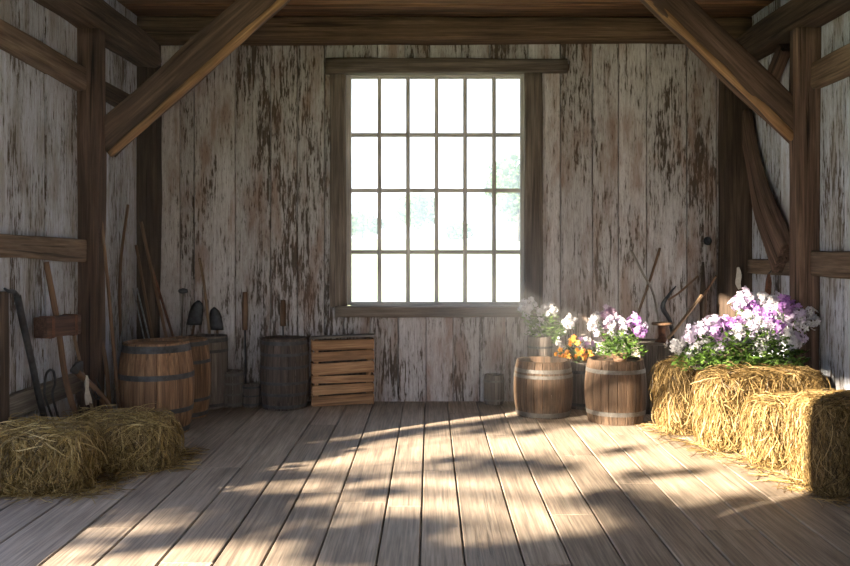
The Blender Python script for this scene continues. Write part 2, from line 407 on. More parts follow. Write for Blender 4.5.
M['bounce_strip']=wood('bounce_edge_color',(.20,.105,.05),(.36,.20,.10),(.48,.29,.15),.8,.8,.6,.4,.2)  # orange strip under each brace, coloured to stand in for floor bounce light
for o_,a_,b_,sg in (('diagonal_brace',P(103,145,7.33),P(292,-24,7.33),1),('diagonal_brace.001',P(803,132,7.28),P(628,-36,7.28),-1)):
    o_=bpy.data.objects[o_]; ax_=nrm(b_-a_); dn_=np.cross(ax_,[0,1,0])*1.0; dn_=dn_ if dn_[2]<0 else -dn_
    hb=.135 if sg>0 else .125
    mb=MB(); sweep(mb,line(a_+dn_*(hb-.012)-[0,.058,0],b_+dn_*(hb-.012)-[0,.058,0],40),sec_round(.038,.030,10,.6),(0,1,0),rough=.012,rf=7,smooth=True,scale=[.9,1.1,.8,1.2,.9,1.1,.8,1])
    c_=mb.build('bounce_edge',M['bounce_strip'],o_); c_['label']='pale orange lower edge strip painted as warm bounce light'
RLz=1.6
timber('wall_rail','rough horizontal timber rail across the left wall above the mallet','rail',[(XL+.055,5.69,1.62),(XL+.055,7.24,1.575)],.05,.085,(1,0,0),'rail',.014,n=16)
timber('wall_rail','rough horizontal timber rail high on the left wall near the ceiling','rail',[(XL+.055,5.69,3.07),(XL+.055,7.24,3.02)],.055,.095,(1,0,0),'rail',.014,n=16)
timber('wall_rail','short dark rail high on the left wall behind the diagonal brace','rail',[(XL+.05,7.42,3.02),(XL+.05,8.60,3.0)],.045,.08,(1,0,0),'beam',.012,n=12)
timber('wall_rail','rough horizontal rail at the right edge above the pale boards','rail',[(XR-.055,5.4,1.47),(XR-.055,7.18,1.47)],.05,.095,(1,0,0),'rail',.014,n=16)
timber('wall_rail','rough horizontal rail high on the right wall at the picture edge','rail',[(XR-.055,5.4,3.06),(XR-.055,7.18,3.04)],.055,.10,(1,0,0),'rail',.014,n=16)
timber('wall_rail','short rail between the two right hand posts above the flowers','rail',[(XR-.05,7.38,1.42),(XR-.05,8.60,1.42)],.045,.075,(1,0,0),'rail',.012,n=12)
timber('curved_brace','curved split timber brace between corner post and right wall post','brace',[(3.20,8.66,2.95),(3.19,8.42,2.45),(3.18,8.1,1.98),(3.17,7.62,1.50)],.055,.15,(1,0,0),'brace',.02,scale=[.75,.85,1.1,1.25],sub=8)
timber('short_brace','short slanting timber high on the right wall behind the large brace','brace',[(3.20,7.66,3.42),(3.20,8.25,2.93)],.05,.075,(1,0,0),'brace',.014,n=12)
timber('floor_sill','grey timber sill board at the foot of the left wall behind the hay','board',[(XL+.045,5.72,.48),(XL+.045,7.22,.48)],.035,.09,(1,0,0),'greywood',.008,n=12)
timber('short_post','dark upright timber at the far left edge against the wall','post',[(XL+.06,5.80,0),(XL+.05,5.80,1.30)],.05,.08,(1,0,0),'beam',.012,n=12)
# ---------------------------------------------------------------- barrels
def barrel(label,cx,cy,h,rm,mat,hoops,hm='hoop',rend=.86,n=22,opened=False,name='wooden_barrel',cat='barrel',group=None,lid=True,tap=None):
    t=thing(name,label,cat,(cx,cy,0),group)
    re=rm*rend
    prof=lambda z:(re+(rm-re)*(1-(2*z/h-1)**2)) if tap is None else (tap+(rm-tap)*z/h)
    mb=MB(); K=12
    for s in range(n):
        a0=2*PI*s/n; a1=2*PI*(s+1)/n; off=random.uniform(0,30); rr=random.random(); g=.004/rm
        cols=[(a0+g*.3,-.004),(a0+g*1.6,0),((a0+a1)/2,0),(a1-g*1.6,0),(a1-g*.3,-.004)]
        V=[];G=[];zs=[h*k/K for k in range(K+1)]; dzt=random.uniform(-.003,.003)
        for k,z in enumerate(zs):
            zz=z+(dzt if k==K else 0)
            for a,d in cols:
                r_=prof(z)+d; V.append((cx+r_*math.cos(a),cy+r_*math.sin(a),zz)); G.append((z+off,a*rm,r_))
        c=len(cols)
        top=len(V)
        for a,d in cols:
            r_=prof(h)-.022; V.append((cx+r_*math.cos(a),cy+r_*math.sin(a),h+dzt)); G.append((h+off,a*rm,r_))
        for a,d in cols:
            r_=prof(h)-.024; V.append((cx+r_*math.cos(a),cy+r_*math.sin(a),h*.45 if opened else h-.06)); G.append((h*.5+off,a*rm,r_))
        F=[];S=[]
        for k in range(K+2):
            for i in range(c-1):
                F.append((k*c+i,k*c+i+1,(k+1)*c+i+1,(k+1)*c+i)); S.append(False)
        mb.add(V,F,G,rr,S)
    mb.build('staves',M[mat],t)
    for hz,hw in hoops:
        mb=MB(); z0=hz*h-hw/2; z1=hz*h+hw/2
        lathe(mb,(cx,cy,0),[(prof(z0)-.004,z0),(prof(z0)+.003,z0),(prof(z1)+.003,z1),(prof(z1)-.004,z1)],40,smooth=False)
        a=random.uniform(-2.4,-.8)
        for q in (-.012,.012):
            c=np.array((cx+(prof(hz*h)+.004)*math.cos(a+q/rm),cy+(prof(hz*h)+.004)*math.sin(a+q/rm),hz*h)); bx(mb,c,(.008,.008,.008))
        mb.build('hoop',M[hm],t)
    # lid planks
    zl=h*.45 if opened else h-.025
    mb=MB(); rl=prof(h)-.024; y=-rl; 
    while y<rl-1e-3:
        w=min(rl*2/5,rl-y); 
        seg=8; V=[];ys=[y+.0015+(w-.003)*i/seg for i in range(seg+1)]
        for yy in ys:
            xx=math.sqrt(max(rl*rl-yy*yy,0)); V+= [(cx-xx,cy+yy,zl),(cx+xx,cy+yy,zl)]
        F=[(2*i,2*i+1,2*i+3,2*i+2) for i in range(seg)]
        V2=[(a,b,c-.012) for a,b,c in V]; nn=len(V)
        F+=[tuple(i+nn for i in reversed(f)) for f in F]+[(0,2*0+nn,1+nn,1)]
        mb.add(V+V2,F,[(a+random.random()*0,b,c) for a,b,c in V+V2],random.random(),False); y+=w
    mb.build('barrel_head' if not opened else 'inner_bottom',M[mat],t)
    return t
H4=[(.035,.03),(.28,.035),(.68,.035),(.93,.045)]
barrel('large brown barrel nearest the left hay bales, with dark iron hoops',-2.39,7.43,.785,.32,'barrel',[(.05,.045),(.27,.04),(.64,.045),(.94,.06)],n=20)
barrel('brown barrel standing just behind the largest left barrel',-2.36,8.12,.735,.262,'barrel',[(.05,.04),(.24,.03),(.72,.03),(.95,.04)],n=20)
barrel('grey narrow barrel at the back wall behind the two brown ones',-2.25,8.595,.715,.205,'barrel_grey',[(.05,.03),(.8,.03),(.95,.04)],n=22,rend=.95)
barrel('small brown keg with pale hoops left of the smaller keg',(232.5-430)*8.62/850,8.62,.355,.117,'barrel_grey',[(.08,.025),(.36,.018),(.66,.018),(.92,.025)],hm='hoop_pale',n=14,name='small_keg',cat='keg',rend=.93)
barrel('smallest wooden keg, between a taller keg and the dark barrel',(252-430)*8.62/850,8.60,.225,.09,'barrel_grey',[(.12,.02),(.5,.016),(.88,.02)],hm='hoop',n=12,name='small_keg',cat='keg',rend=.93)
barrel('very dark barrel standing against the back wall beside the slatted crate',(285-430)*8.58/850,8.56,.70,.243,'barrel_dark',[(.05,.03),(.22,.03),(.38,.028),(.6,.028),(.78,.028),(.94,.035)],n=20,rend=.9,hm='hoop')
barrel('pale open-topped barrel in front of the white flowers, right of the window',(543-430)*8.2/850,8.19,.525,.285,'barrel_pale',[(.06,.045),(.74,.03),(.84,.035)],hm='hoop_pale',n=22,opened=True,rend=.89)
barrel('pale barrel carrying the pink and white flowers',(615.5-430)*7.9/850,7.90,.575,.283,'barrel_pale',[(.17,.04),(.83,.035)],hm='hoop_pale',n=22,rend=.89)
barrel('brown barrel between the two pale ones, topped by orange flowers',(583-430)*8.62/850,8.60,.46,.215,'barrel_grey',[(.1,.03),(.8,.03)],n=18,rend=.93)
barrel('small keg standing alone against the back wall under the window corner',(494-430)*8.73/850,8.74,.30,.105,'barrel_grey',[(.15,.02),(.8,.02)],hm='hoop_pale',n=12,name='small_keg',cat='keg',rend=.93)
# tall pail behind the open barrel
barrel('tall narrow wooden pail behind the open barrel, holding white flowers',(540-430)*8.68/850,8.68,.70,.13,'barrel_grey',[(.2,.02),(.85,.02)],n=14,name='wooden_pail',cat='pail',tap=.10)
# ---------------------------------------------------------------- slatted crate
t=thing('slatted_crate','orange-brown slatted wooden crate under the left of the window','crate',(-.95,8.65,0))
A=np.array([(313.5-430)*8.60/850,8.60,0]); B=np.array([(372-430)*8.70/850,8.70,0]); u=nrm(B-A); w=np.linalg.norm(B-A); nb=np.array([-u[1],u[0],0])*1.0
dep=.14; hh=.70
def cr(x,y,z): return A+u*x+nb*y+np.array([0,0,z])
for k,(z,tl,wd) in enumerate(((.055,.010,.115),(.168,.012,.105),(.268,.002,.085),(.380,.010,.125),(.505,.010,.105),(.618,.004,.115))):
    mb=MB(); sweep(mb,line(cr(-.01,-.012,z-tl),cr(w+.01,-.012,z+tl),8),sec_rect(wd/2-.006,.01,.003),(0,0,1),rough=.003,rf=6)
    mb.build('slat',M['crate'],t)
    mb=MB(); sweep(mb,line(cr(-.012,0,z),cr(-.012,dep,z),2),sec_rect(wd/2-.006,.01,.003),(0,0,1)); mb.build('slat',M['crate'],t)
    mb=MB(); sweep(mb,line(cr(w+.012,0,z),cr(w+.012,dep,z),2),sec_rect(wd/2-.006,.01,.003),(0,0,1)); mb.build('slat',M['crate'],t)
for x in (.03,w-.03):
    for y in (.022,dep-.022):
        mb=MB(); bx_=cr(x,y,0); sweep(mb,line(cr(x,y,0),cr(x,y,hh-.03),2),sec_rect(.02,.02,.003),u); mb.build('corner_post',M['crate'],t)
for y in (.0,.05,.10):
    mb=MB(); sweep(mb,line(cr(-.03,y+.0,hh-.012),cr(w+.03,y+.0,hh+.005),6),sec_rect(.024,.010,.003),nb,rough=.002); mb.build('top_board',M['greywood'],t)
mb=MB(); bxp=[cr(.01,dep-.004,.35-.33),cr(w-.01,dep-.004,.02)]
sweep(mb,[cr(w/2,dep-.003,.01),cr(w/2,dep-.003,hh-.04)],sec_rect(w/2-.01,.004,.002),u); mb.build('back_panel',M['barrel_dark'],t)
# box of vertical boards on the right
t=thing('wooden_box','low grey wooden box of upright boards between pale barrel and bales','box',((660-430)*8.4/850,8.4,0))
x0=(643-430)*8.2/850; x1=(686-430)*8.2/850; y0,y1=8.2,8.6; zt=.66
k=0; x=x0
while x<x1-.02:
    mb=MB(); bx(mb,(x+.034,y0,zt/2),(.064,.018,zt-.002),2); mb.build('board',M['greywood'],t)
    mb=MB(); bx(mb,(x+.034,y1,zt/2),(.064,.018,zt-.002),2); mb.build('board',M['greywood'],t); x+=.0685
for xx in (x0-.009,x+.009):
    mb=MB(); bx(mb,(xx,(y0+y1)/2,zt/2),(.018,y1-y0+.018,zt-.002),2); mb.build('side_panel',M['greywood'],t)
mb=MB(); bx(mb,((x0+x)/2,(y0+y1)/2,zt+.010),(x-x0+.05,y1-y0+.05,.02),0); mb.build('top_board',M['greywood'],t)
# rusty spool-like stand on it
c=P(662,345,8.32); c[2]=zt+.021
t=thing('rusty_stand','small round-topped rusty iron stand on the grey box','stand',c)
mb=MB(); lathe(mb,c,[(0,0),(.07,0),(.07,.012),(.045,.03),(.035,.05),(.035,.15),(.045,.165),(0,.165)],20); mb.build('pedestal',M['rust'],t)
mb=MB(); lathe(mb,c,[(0,.166),(.095,.166),(.10,.178),(.095,.19),(0,.192)],24); mb.build('round_top',M['handle'],t)

# ---------------------------------------------------------------- hay bales
rng=np.random.default_rng(5)
def sdf(p,half,r):
    q=np.abs(p)-half+r; qm=np.maximum(q,0); l=np.linalg.norm(qm,axis=1)
    sd=l+np.minimum(q.max(1),0)-r
    n=np.sign(p)*qm; bad=l<1e-6
    k=q.argmax(1); e=np.zeros_like(p); e[np.arange(len(p)),k]=np.sign(p[np.arange(len(p)),k])
    n[bad]=e[bad]; n/= (np.linalg.norm(n,axis=1,keepdims=True)+1e-9)
    return sd,n
def strands(mb,start,d0,steps,step,width,fn,curl=.16,grav=.1,rr=None):
    n=len(start); p=start.copy(); d=d0/np.linalg.norm(d0,axis=1,keepdims=True); path=[p.copy()]
    bend=rng.normal(0,curl,(n,3))
    for s in range(steps):
        p=p+d*step[:,None]; d=d+bend*.6+rng.normal(0,curl*.5,(n,3)); d[:,2]-=grav; d/=np.linalg.norm(d,axis=1,keepdims=True)
        p=fn(p,s); path.append(p.copy())
    path=np.array(path)  # steps+1,n,3
    ref=rng.normal(0,1,(n,3)); V=np.zeros((n,steps+1,2,3))
    for s in range(steps+1):
        t=path[min(s+1,steps)]-path[max(s-1,0)]; w=np.cross(t,ref); w/=np.linalg.norm(w,axis=1,keepdims=True)+1e-9
        tp=width*(1-.35*s/steps)
        V[:,s,0]=path[s]-w*tp[:,None]/2; V[:,s,1]=path[s]+w*tp[:,None]/2
    V=V.reshape(-1,3); V[:,2]=np.maximum(V[:,2],.003)
    m=(steps+1)*2; base=np.arange(n)*m
    F=[]
    for s in range(steps):
        F.append(np.stack([base+2*s,base+2*s+1,base+2*s+3,base+2*s+2],1))
    F=np.concatenate(F).tolist()
    R=np.repeat(rng.random(n) if rr is None else rr,m)
    mb.add(V,[tuple(f) for f in F],V,R,True)
def bale(label,cx,cy,yaw,half,n,mat='straw',name='hay_bale',cat='hay bale',droop=1.,w=(.004,.0075),grp=None,flare=.0,weights=(.27,.06,.3,.06,.31),Ls=(.10,.30),rad=.13):
    hx,hy,hz=half; half=np.array(half); mb=MB()
    # core
    K=26; V=[];F=[]
    core=half-.012
    for fi,(ax,sg) in enumerate(((0,-1),(0,1),(1,-1),(1,1),(2,1),(2,-1))):
        b=len(V); o=[i for i in range(3) if i!=ax]
        for i in range(K+1):
            for j in range(K+1):
                p=np.zeros(3); p[ax]=sg*core[ax]; p[o[0]]=core[o[0]]*(2*i/K-1); p[o[1]]=core[o[1]]*(2*j/K-1)
                V.append(p)
        for i in range(K):
            for j in range(K):
                q=(b+i*(K+1)+j,b+(i+1)*(K+1)+j,b+(i+1)*(K+1)+j+1,b+i*(K+1)+j+1); F.append(q)
    V=np.array(V)
    sd,nn=sdf(V*1.0,core+0,rad); V=V-nn*sd[:,None]
    dn=np.array([noise.noise(Vector(v*9+[cx*9,cy*9,0]))*.018+noise.noise(Vector(v*40))*.010 for v in V]); V+=nn*dn[:,None]
    V[:,2]=np.maximum(V[:,2],-core[2]+0)
    cr_,sr=math.cos(yaw),math.sin(yaw)
    def W(p):
        o=p.copy(); o[:,0]=cx+p[:,0]*cr_-p[:,1]*sr; o[:,1]=cy+p[:,0]*sr+p[:,1]*cr_; o[:,2]=p[:,2]+hz; o[:,0]=np.clip(o[:,0],XL+.04,XR-.04); return o
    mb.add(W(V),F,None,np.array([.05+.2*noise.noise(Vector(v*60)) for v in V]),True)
    # strands in local space
    area=np.array(weights); area/=area.sum(); fc=rng.choice(5,n,p=area)
    p=rng.uniform(-1,1,(n,3))*half; nrmv=np.zeros((n,3)); d=np.zeros((n,3))
    for k,(ax,sg) in enumerate(((0,-1),(0,1),(1,-1),(1,1),(2,1))):
        m=fc==k; p[m,ax]=sg*half[ax]; nrmv[m,ax]=sg
        c=m.sum()
        if k<4:
            o=1-ax; dd=np.zeros((c,3)); dd[:,2]=-np.abs(rng.normal(.9,.45,c))*droop; dd[:,o]=rng.normal(0,.55,c); dd[:,ax]=sg*np.abs(rng.normal(.18,.25,c)); d[m]=dd
            z=p[m]; z[:,2]=hz*(1-2*rng.random(c)**1.25); p[m]=z
        else:
            th=rng.uniform(0,2*PI,c); d[m]=np.stack([np.cos(th),np.sin(th)*1.0,rng.normal(.12,.2,c)],1)
    L=rng.uniform(Ls[0],Ls[1],n); st=6
    eps=rng.uniform(-.004,.018,n); far=eps+.008+rng.exponential(.022 if mat=='hay' else .014,n)
    def fn(q,s):
        sd,nv=sdf(q,half,rad); m=sd<eps; q[m]+= nv[m]*(eps-sd)[m][:,None]
        m=sd>far; q[m]-=nv[m]*((sd-far)*.85)[m][:,None]
        q[:,2]=np.maximum(q[:,2],-hz+.004); return q
    tmp=MB(); strands(tmp,fn(p,0),d,st,L/st,rng.uniform(w[0],w[1],n),fn,curl=.2,grav=.10)
    v=tmp.V[0]; v[:,2]=np.maximum(v[:,2]+0,-1e9)
    # strands() clamps z at .003 in world; undo by building in lifted space
    mb.add(W(v),tmp.F,None,tmp.R[0],True)
    o=mb.build(name,M[mat],origin=(cx,cy,0)); return tag(o,label,cat,grp)
_old=strands
def strands(mb,start,d0,steps,step,width,fn,curl=.16,grav=.1,rr=None):
    s=start.copy(); s[:,2]+=100
    def f2(q,k):
        q[:,2]-=100; q=fn(q,k); q[:,2]+=100; return q
    t=MB(); _old(t,s,d0,steps,step,width,f2,curl,grav,rr); v=t.V[0]; v[:,2]-=100
    mb.add(v,t.F,v,t.R[0],True)
G1='golden straw bales along the right wall'
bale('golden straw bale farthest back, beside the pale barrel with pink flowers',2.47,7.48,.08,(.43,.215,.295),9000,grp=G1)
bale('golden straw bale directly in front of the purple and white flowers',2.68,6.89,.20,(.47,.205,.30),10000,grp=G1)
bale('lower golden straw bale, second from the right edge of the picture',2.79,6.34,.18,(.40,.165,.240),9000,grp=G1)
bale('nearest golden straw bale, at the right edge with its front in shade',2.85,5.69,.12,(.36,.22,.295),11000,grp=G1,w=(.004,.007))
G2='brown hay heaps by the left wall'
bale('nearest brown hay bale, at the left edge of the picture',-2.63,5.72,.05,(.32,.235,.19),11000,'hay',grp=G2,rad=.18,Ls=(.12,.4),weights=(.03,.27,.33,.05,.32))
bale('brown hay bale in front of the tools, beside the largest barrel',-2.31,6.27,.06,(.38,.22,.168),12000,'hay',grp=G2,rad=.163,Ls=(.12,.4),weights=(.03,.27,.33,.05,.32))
# loose straw on the floor
def loose(n,spots,label,mat):
    mb=MB(); pts=[]
    for (x0,y0,x1,y1,s) in spots:
        k=n//len(spots); t=rng.random(k); p=np.stack([x0+(x1-x0)*t+rng.normal(0,s,k),y0+(y1-y0)*t+rng.normal(0,s,k),np.full(k,.006)+np.abs(rng.normal(0,.008,k))],1); pts.append(p)
    p=np.concatenate(pts); k=len(p); th=rng.uniform(0,2*PI,k); d=np.stack([np.cos(th),np.sin(th),rng.normal(0,.05,k)],1)
    def fn(q,s): q[:,2]=np.clip(q[:,2],.004,.03); return q
    strands(mb,p,d,4,rng.uniform(.015,.05,k),rng.uniform(.003,.006,k),fn,.15,.02)
    o=mb.build('loose_straw',M[mat]); o['kind']='stuff'; o['label']=label; o['category']='straw'
loose(700,[(2.0,7.7,2.02,7.0,.05),(2.12,7.0,2.2,6.5,.05),(2.3,6.5,2.4,5.9,.06),(2.42,5.9,2.5,5.4,.05),(2.5,5.35,3.2,5.3,.03)],'loose golden straw fallen on the floor along the right bales','straw')
loose(900,[(-2.9,5.48,-2.2,5.5,.04),(-2.2,5.5,-2.15,6.0,.05),(-2.15,6.1,-1.9,6.2,.06),(-1.9,6.2,-1.9,6.7,.04)],'loose brown hay strewn on the floor around the left bales','hay')

# ---------------------------------------------------------------- flowers
def petalmesh(name, nfl, rad, fr, hemi=.6, cent=None):
    """a head of many five-petalled florets"""
    mb=MB(); ga=2.399963
    for i in range(nfl):
        t=(i+.5)/nfl; ph=math.acos(1-t*(1+hemi)); th=i*ga
        nv=np.array([math.sin(ph)*math.cos(th),math.sin(ph)*math.sin(th),math.cos(ph)])
        c=nv*rad*random.uniform(.45,1.35)*np.array([1,1,1.15])+np.random.normal(0,rad*.12,3); nv=nrm(nv+np.random.normal(0,.35,3))
        a=nrm(np.cross(nv,[.3,.5,.8])); b=np.cross(nv,a); ro=random.uniform(0,2); rr=random.random()
        for k in range(5):
            an=ro+2*PI*k/5; u=a*math.cos(an)+b*math.sin(an); v=np.cross(nv,u); f=fr*random.uniform(.85,1.1)
            V=[c, c+u*f*.55+v*f*.34+nv*f*.12, c+u*f+v*f*.18+nv*f*.05, c+u*f-v*f*.18+nv*f*.05, c+u*f*.55-v*f*.34+nv*f*.12]
            mb.add(V,[(0,1,2,3,4)],None,rr,False)
    return mb
heads={}
def head_mesh(kind,mat,nfl,rad,fr,hemi=.6):
    L=[]
    for k in range(3):
        mb=petalmesh(kind,nfl,rad,fr,hemi); o=mb.build('x',M[mat]); L.append(o.data); bpy.data.objects.remove(o)
    heads[kind]=L
for m_ in ('white','pale','lilac','violet','pink'): head_mesh(m_,m_,19,.046,.030,.8)
head_mesh('orange','orange',5,.014,.024,.1)
head_mesh('small_white','white',12,.022,.018)
def leafset(mb,pts,size,up=.3):
    for p in pts:
        th=random.uniform(0,2*PI); d=nrm([math.cos(th),math.sin(th),random.gauss(up,.4)]); s=nrm(np.cross(d,[0,0,1])+np.random.normal(0,.3,3)); L=size*random.uniform(.6,1.3); w=L*.24
        n=np.cross(s,d)
        V=[p,p+d*L*.35+s*w-n*w*.2,p+d*L*.75+s*w*.7+n*0,p+d*L-n*L*.12,p+d*L*.75-s*w*.7,p+d*L*.35-s*w-n*w*.2,p+d*L*.5+n*w*.3]
        mb.add(V,[(0,1,6),(1,2,6),(2,3,6),(3,4,6),(4,5,6),(5,0,6)],None,random.random(),True)
np.random.seed(3)
def plant(t, base, hs, nleaf, leafsize, ext, hscale=1., leafz=(0,.6)):
    """t parent; base list of root points; hs=[(pos,kind)]; ext=(cx,cy,z0,rx,ry,rz) foliage ellipsoid"""
    mb=MB()
    for pos,kind in hs:
        b=min(base,key=lambda q:np.linalg.norm(q-pos)); m=(b+pos)/2+np.array([random.gauss(0,.02),random.gauss(0,.02),.03])
        sweep(mb,[b,m,pos],sec_round(.0028,.0028,5,1),(1,.2,0),sub=4,smooth=True,r=random.random())
        n=3
        lp=[b+(pos-b)*random.uniform(.3,.9)+np.random.normal(0,.012,3) for _ in range(n)]
    mb.build('stems',M['stem'],t)
    mb=MB(); cx,cy,z0,rx,ry,rz=ext; pts=[]
    while len(pts)<nleaf:
        q=np.random.uniform(-1,1,3)
        if q[2]<0 : q[2]=-q[2]
        if q[0]**2+q[1]**2+q[2]**2<1: pts.append(np.array([cx+q[0]*rx,cy+q[1]*ry,z0+q[2]*rz]))
    for pos,kind in hs:
        b=min(base,key=lambda q:np.linalg.norm(q-pos))
        for _ in range(7): pts.append(b+(pos-b)*random.uniform(.35,.97)+np.random.normal(0,.018,3))
    leafset(mb,pts,leafsize); mb.build('foliage',M['leaf'],t)
    for pos,kind in hs:
        o=bpy.data.objects.new('blossom' if kind=='orange' else 'flower_head',random.choice(heads[kind])); C.objects.link(o); o.parent=t
        o.location=(pos-np.array(t.location)).tolist(); s=hscale*random.uniform(.8,1.25); o.scale=(s,s,s)
        o.rotation_euler=(random.gauss(.55,.3),random.gauss(0,.4),random.uniform(-.8,.8))
        if kind in('violet','lilac','pink'): o['label']={'violet':'violet flower head','lilac':'lilac flower head','pink':'pink flower head'}[kind]
# big clump on the bales, in a low planter
D=7.12; zt=.585
tx=P(742,366,D)
t=thing('flower_planter','large mass of purple and white flowers on top of the straw bales','flowers',(tx[0],7.12,zt))
mb=MB(); bx(mb,(tx[0],7.16,zt+.006),(.80,.17,.012),0); bx(mb,(tx[0],7.08,zt+.045),(.80,.014,.075),0); bx(mb,(tx[0],7.24,zt+.045),(.80,.014,.075),0)
for sx in (-.39,.39): bx(mb,(tx[0]+sx,7.16,zt+.045),(.014,.17,.075),1)
mb.build('planter_box',M['greywood'],t)
mb=MB(); bx(mb,(tx[0],7.16,zt+.045),(.77,.14,.055),0); mb.build('soil',M['soil'],t)
base=[np.array([tx[0]+x,7.12+y,zt+.07]) for x in np.linspace(-.38,.38,9) for y in (-.05,.05)]
env=lambda x: np.interp(x,[676,684,700,720,738,748,770,790,806,814],[346,338,330,318,300,296,298,304,312,322])
spec=[(752,306,'violet'),(745,303,'lilac'),(783,305,'violet'),(795,308,'violet'),(788,312,'lilac'),(730,326,'violet'),(722,322,'lilac'),(716,332,'lilac'),(712,338,'lilac'),(770,317,'violet'),(765,314,'lilac'),(778,328,'violet'),(757,312,'violet'),(738,322,'lilac'),(728,330,'violet'),
 (742,297,'pale'),(748,297,'white'),(762,298,'white'),(770,300,'white'),(776,301,'white'),(740,304,'pale'),(810,313,'white'),(806,320,'pale'),(812,322,'white'),(799,315,'pale'),(690,338,'pale'),(694,330,'pale'),(703,328,'pale'),(708,330,'pale'),(680,346,'white'),(685,350,'white'),(690,352,'white'),(697,347,'white'),(704,344,'white'),(676,345,'white'),(700,354,'white'),(687,344,'white'),
 (745,325,'white'),(752,330,'pale'),(760,336,'white'),(768,340,'white'),(774,337,'pale'),(755,350,'white'),(760,346,'white'),(788,338,'white'),(794,344,'white'),(797,338,'pale'),(787,332,'white'),(790,325,'pale'),(784,320,'pale'),(800,325,'white'),(738,338,'pale'),(730,342,'white'),(745,341,'white'),(722,346,'pale'),(715,350,'white'),(737,332,'white'),(765,326,'pale'),(758,322,'white'),(748,316,'white'),(775,347,'pale'),(728,337,'pale'),(720,338,'white'),(712,322,'pale'),(768,308,'pale'),(776,310,'white')]
hs=[]
for (x,y,k) in spec:
    dd=D+(random.uniform(-.13,.02) if y>325 else random.uniform(-.06,.12)); hs.append((P(x+random.uniform(-1,1),y,dd),k))
plant(t,base,hs,2300,.055,(tx[0]-.04,7.07,zt+.02,.56,.20,.36),.95)
# white flowers in tall pail
c=np.array([(540-430)*8.68/850,8.68,.675])
t=thing('white_flowers','tall white flowers rising from the narrow pail at the window corner','flowers',c)
hs=[(P(x,y,8.66+random.uniform(-.06,.04)),'white') for x,y in ((524,303),(528,309),(531,300),(522,309),(534,305),(527,314),(540,312),(545,308),(551,306),(548,314),(541,319),(553,311),(539,324),(569,318),(574,320),(566,323),(571,325))]
hs+=[(P(x,y,8.62),'small_white') for x,y in ((537,334),(560,336),(565,332),(558,342),(533,328))]
plant(t,[c+np.array([x,y,0]) for x in(-.05,0,.05) for y in (-.03,.03)],hs,160,.07,(c[0]+.06,8.66,.68,.18,.1,.22),.68)
# orange flowers
cx=(583-430)*8.60/850; c=np.array([cx,8.60,.44])
t=thing('orange_flowers','low orange and yellow flowers on the brown barrel between the pale ones','flowers',c)
mb=MB(); lathe(mb,c,[(0,0),(.10,0),(.14,.05),(.13,.055),(0,.05)],20); mb.build('bowl',M['pot'],t)
hs=[(P(x,y,8.42+random.uniform(-.05,.05)),'orange') for x,y in ((556,354),(560,350),(563,356),(567,352),(571,341),(574,339),(570,345),(577,350),(580,354),(583,351),(586,355),(590,352),(592,356),(576,357),(569,357),(560,358),(584,358),(578,343))]
hs+=[(P(x,y,8.45),'small_white') for x,y in ((559,343),(562,347),(582,345),(589,348),(586,340))]
hs+=[(P(584,344,8.48),'lilac')]
plant(t,[c+np.array([x,0,.05]) for x in(-.08,0,.08)],hs,260,.05,(cx,8.50,.49,.22,.12,.12),1.08)
# pink/white flowers on the right pale barrel
cx=(620-430)*7.88/850; c=np.array([cx,7.88,.551])
t=thing('pink_flowers','bunch of pink, lilac and white flowers on the right pale barrel','flowers',c)
mb=MB(); lathe(mb,c,[(0,0),(.055,0),(.08,.085),(.072,.085),(.06,.075),(0,.07)],20); mb.build('pot',M['pot'],t)
hs=[(P(x,y,7.88+random.uniform(-.08,.06)),k) for x,y,k in ((608,311,'pink'),(613,314,'pink'),(604,315,'pink'),(609,319,'pale'),(596,317,'white'),(593,322,'white'),(598,324,'white'),(592,328,'white'),(601,330,'pale'),(606,326,'pink'),(612,325,'white'),(618,320,'pale'),(622,322,'white'),(624,327,'pale'),(617,329,'pink'),(634,317,'lilac'),(636,321,'violet'),(631,323,'lilac'),(637,331,'lilac'),(641,333,'violet'),(644,326,'pale'),(627,333,'pale'),(612,333,'white'),(604,336,'pink'),(620,336,'white'),(622,356,'white'),(597,333,'pale'))]
plant(t,[c+np.array([x,0,.06]) for x in(-.04,0,.04)],hs,520,.05,(cx,7.88,.60,.23,.15,.24),.72)

# ---------------------------------------------------------------- tools
def rod(mb,pts,r,n=8,scale=None,sub=6,rough=.001,rf=8):
    sweep(mb,pts,sec_round(r,r,n,1),(.3,1,.1),sub=sub,smooth=True,rough=rough,scale=scale,rf=rf)
def dleft(px,off=.06): return (XL+off)*850/(px-430)
def LW(px,py,off=.06):   # a point near the left wall seen at that place
    return P(px,py,dleft(px,off))
def pole(name,label,cat,pts,r,mat,scale=None,rough=.002):
    mb=MB(); rod(mb,pts,r,10,scale,rough=rough); return tag(mb.build(name,M[mat],origin=pts[-1]),label,cat,None)
def floorpt(x,y): return np.array([x,y,.0])
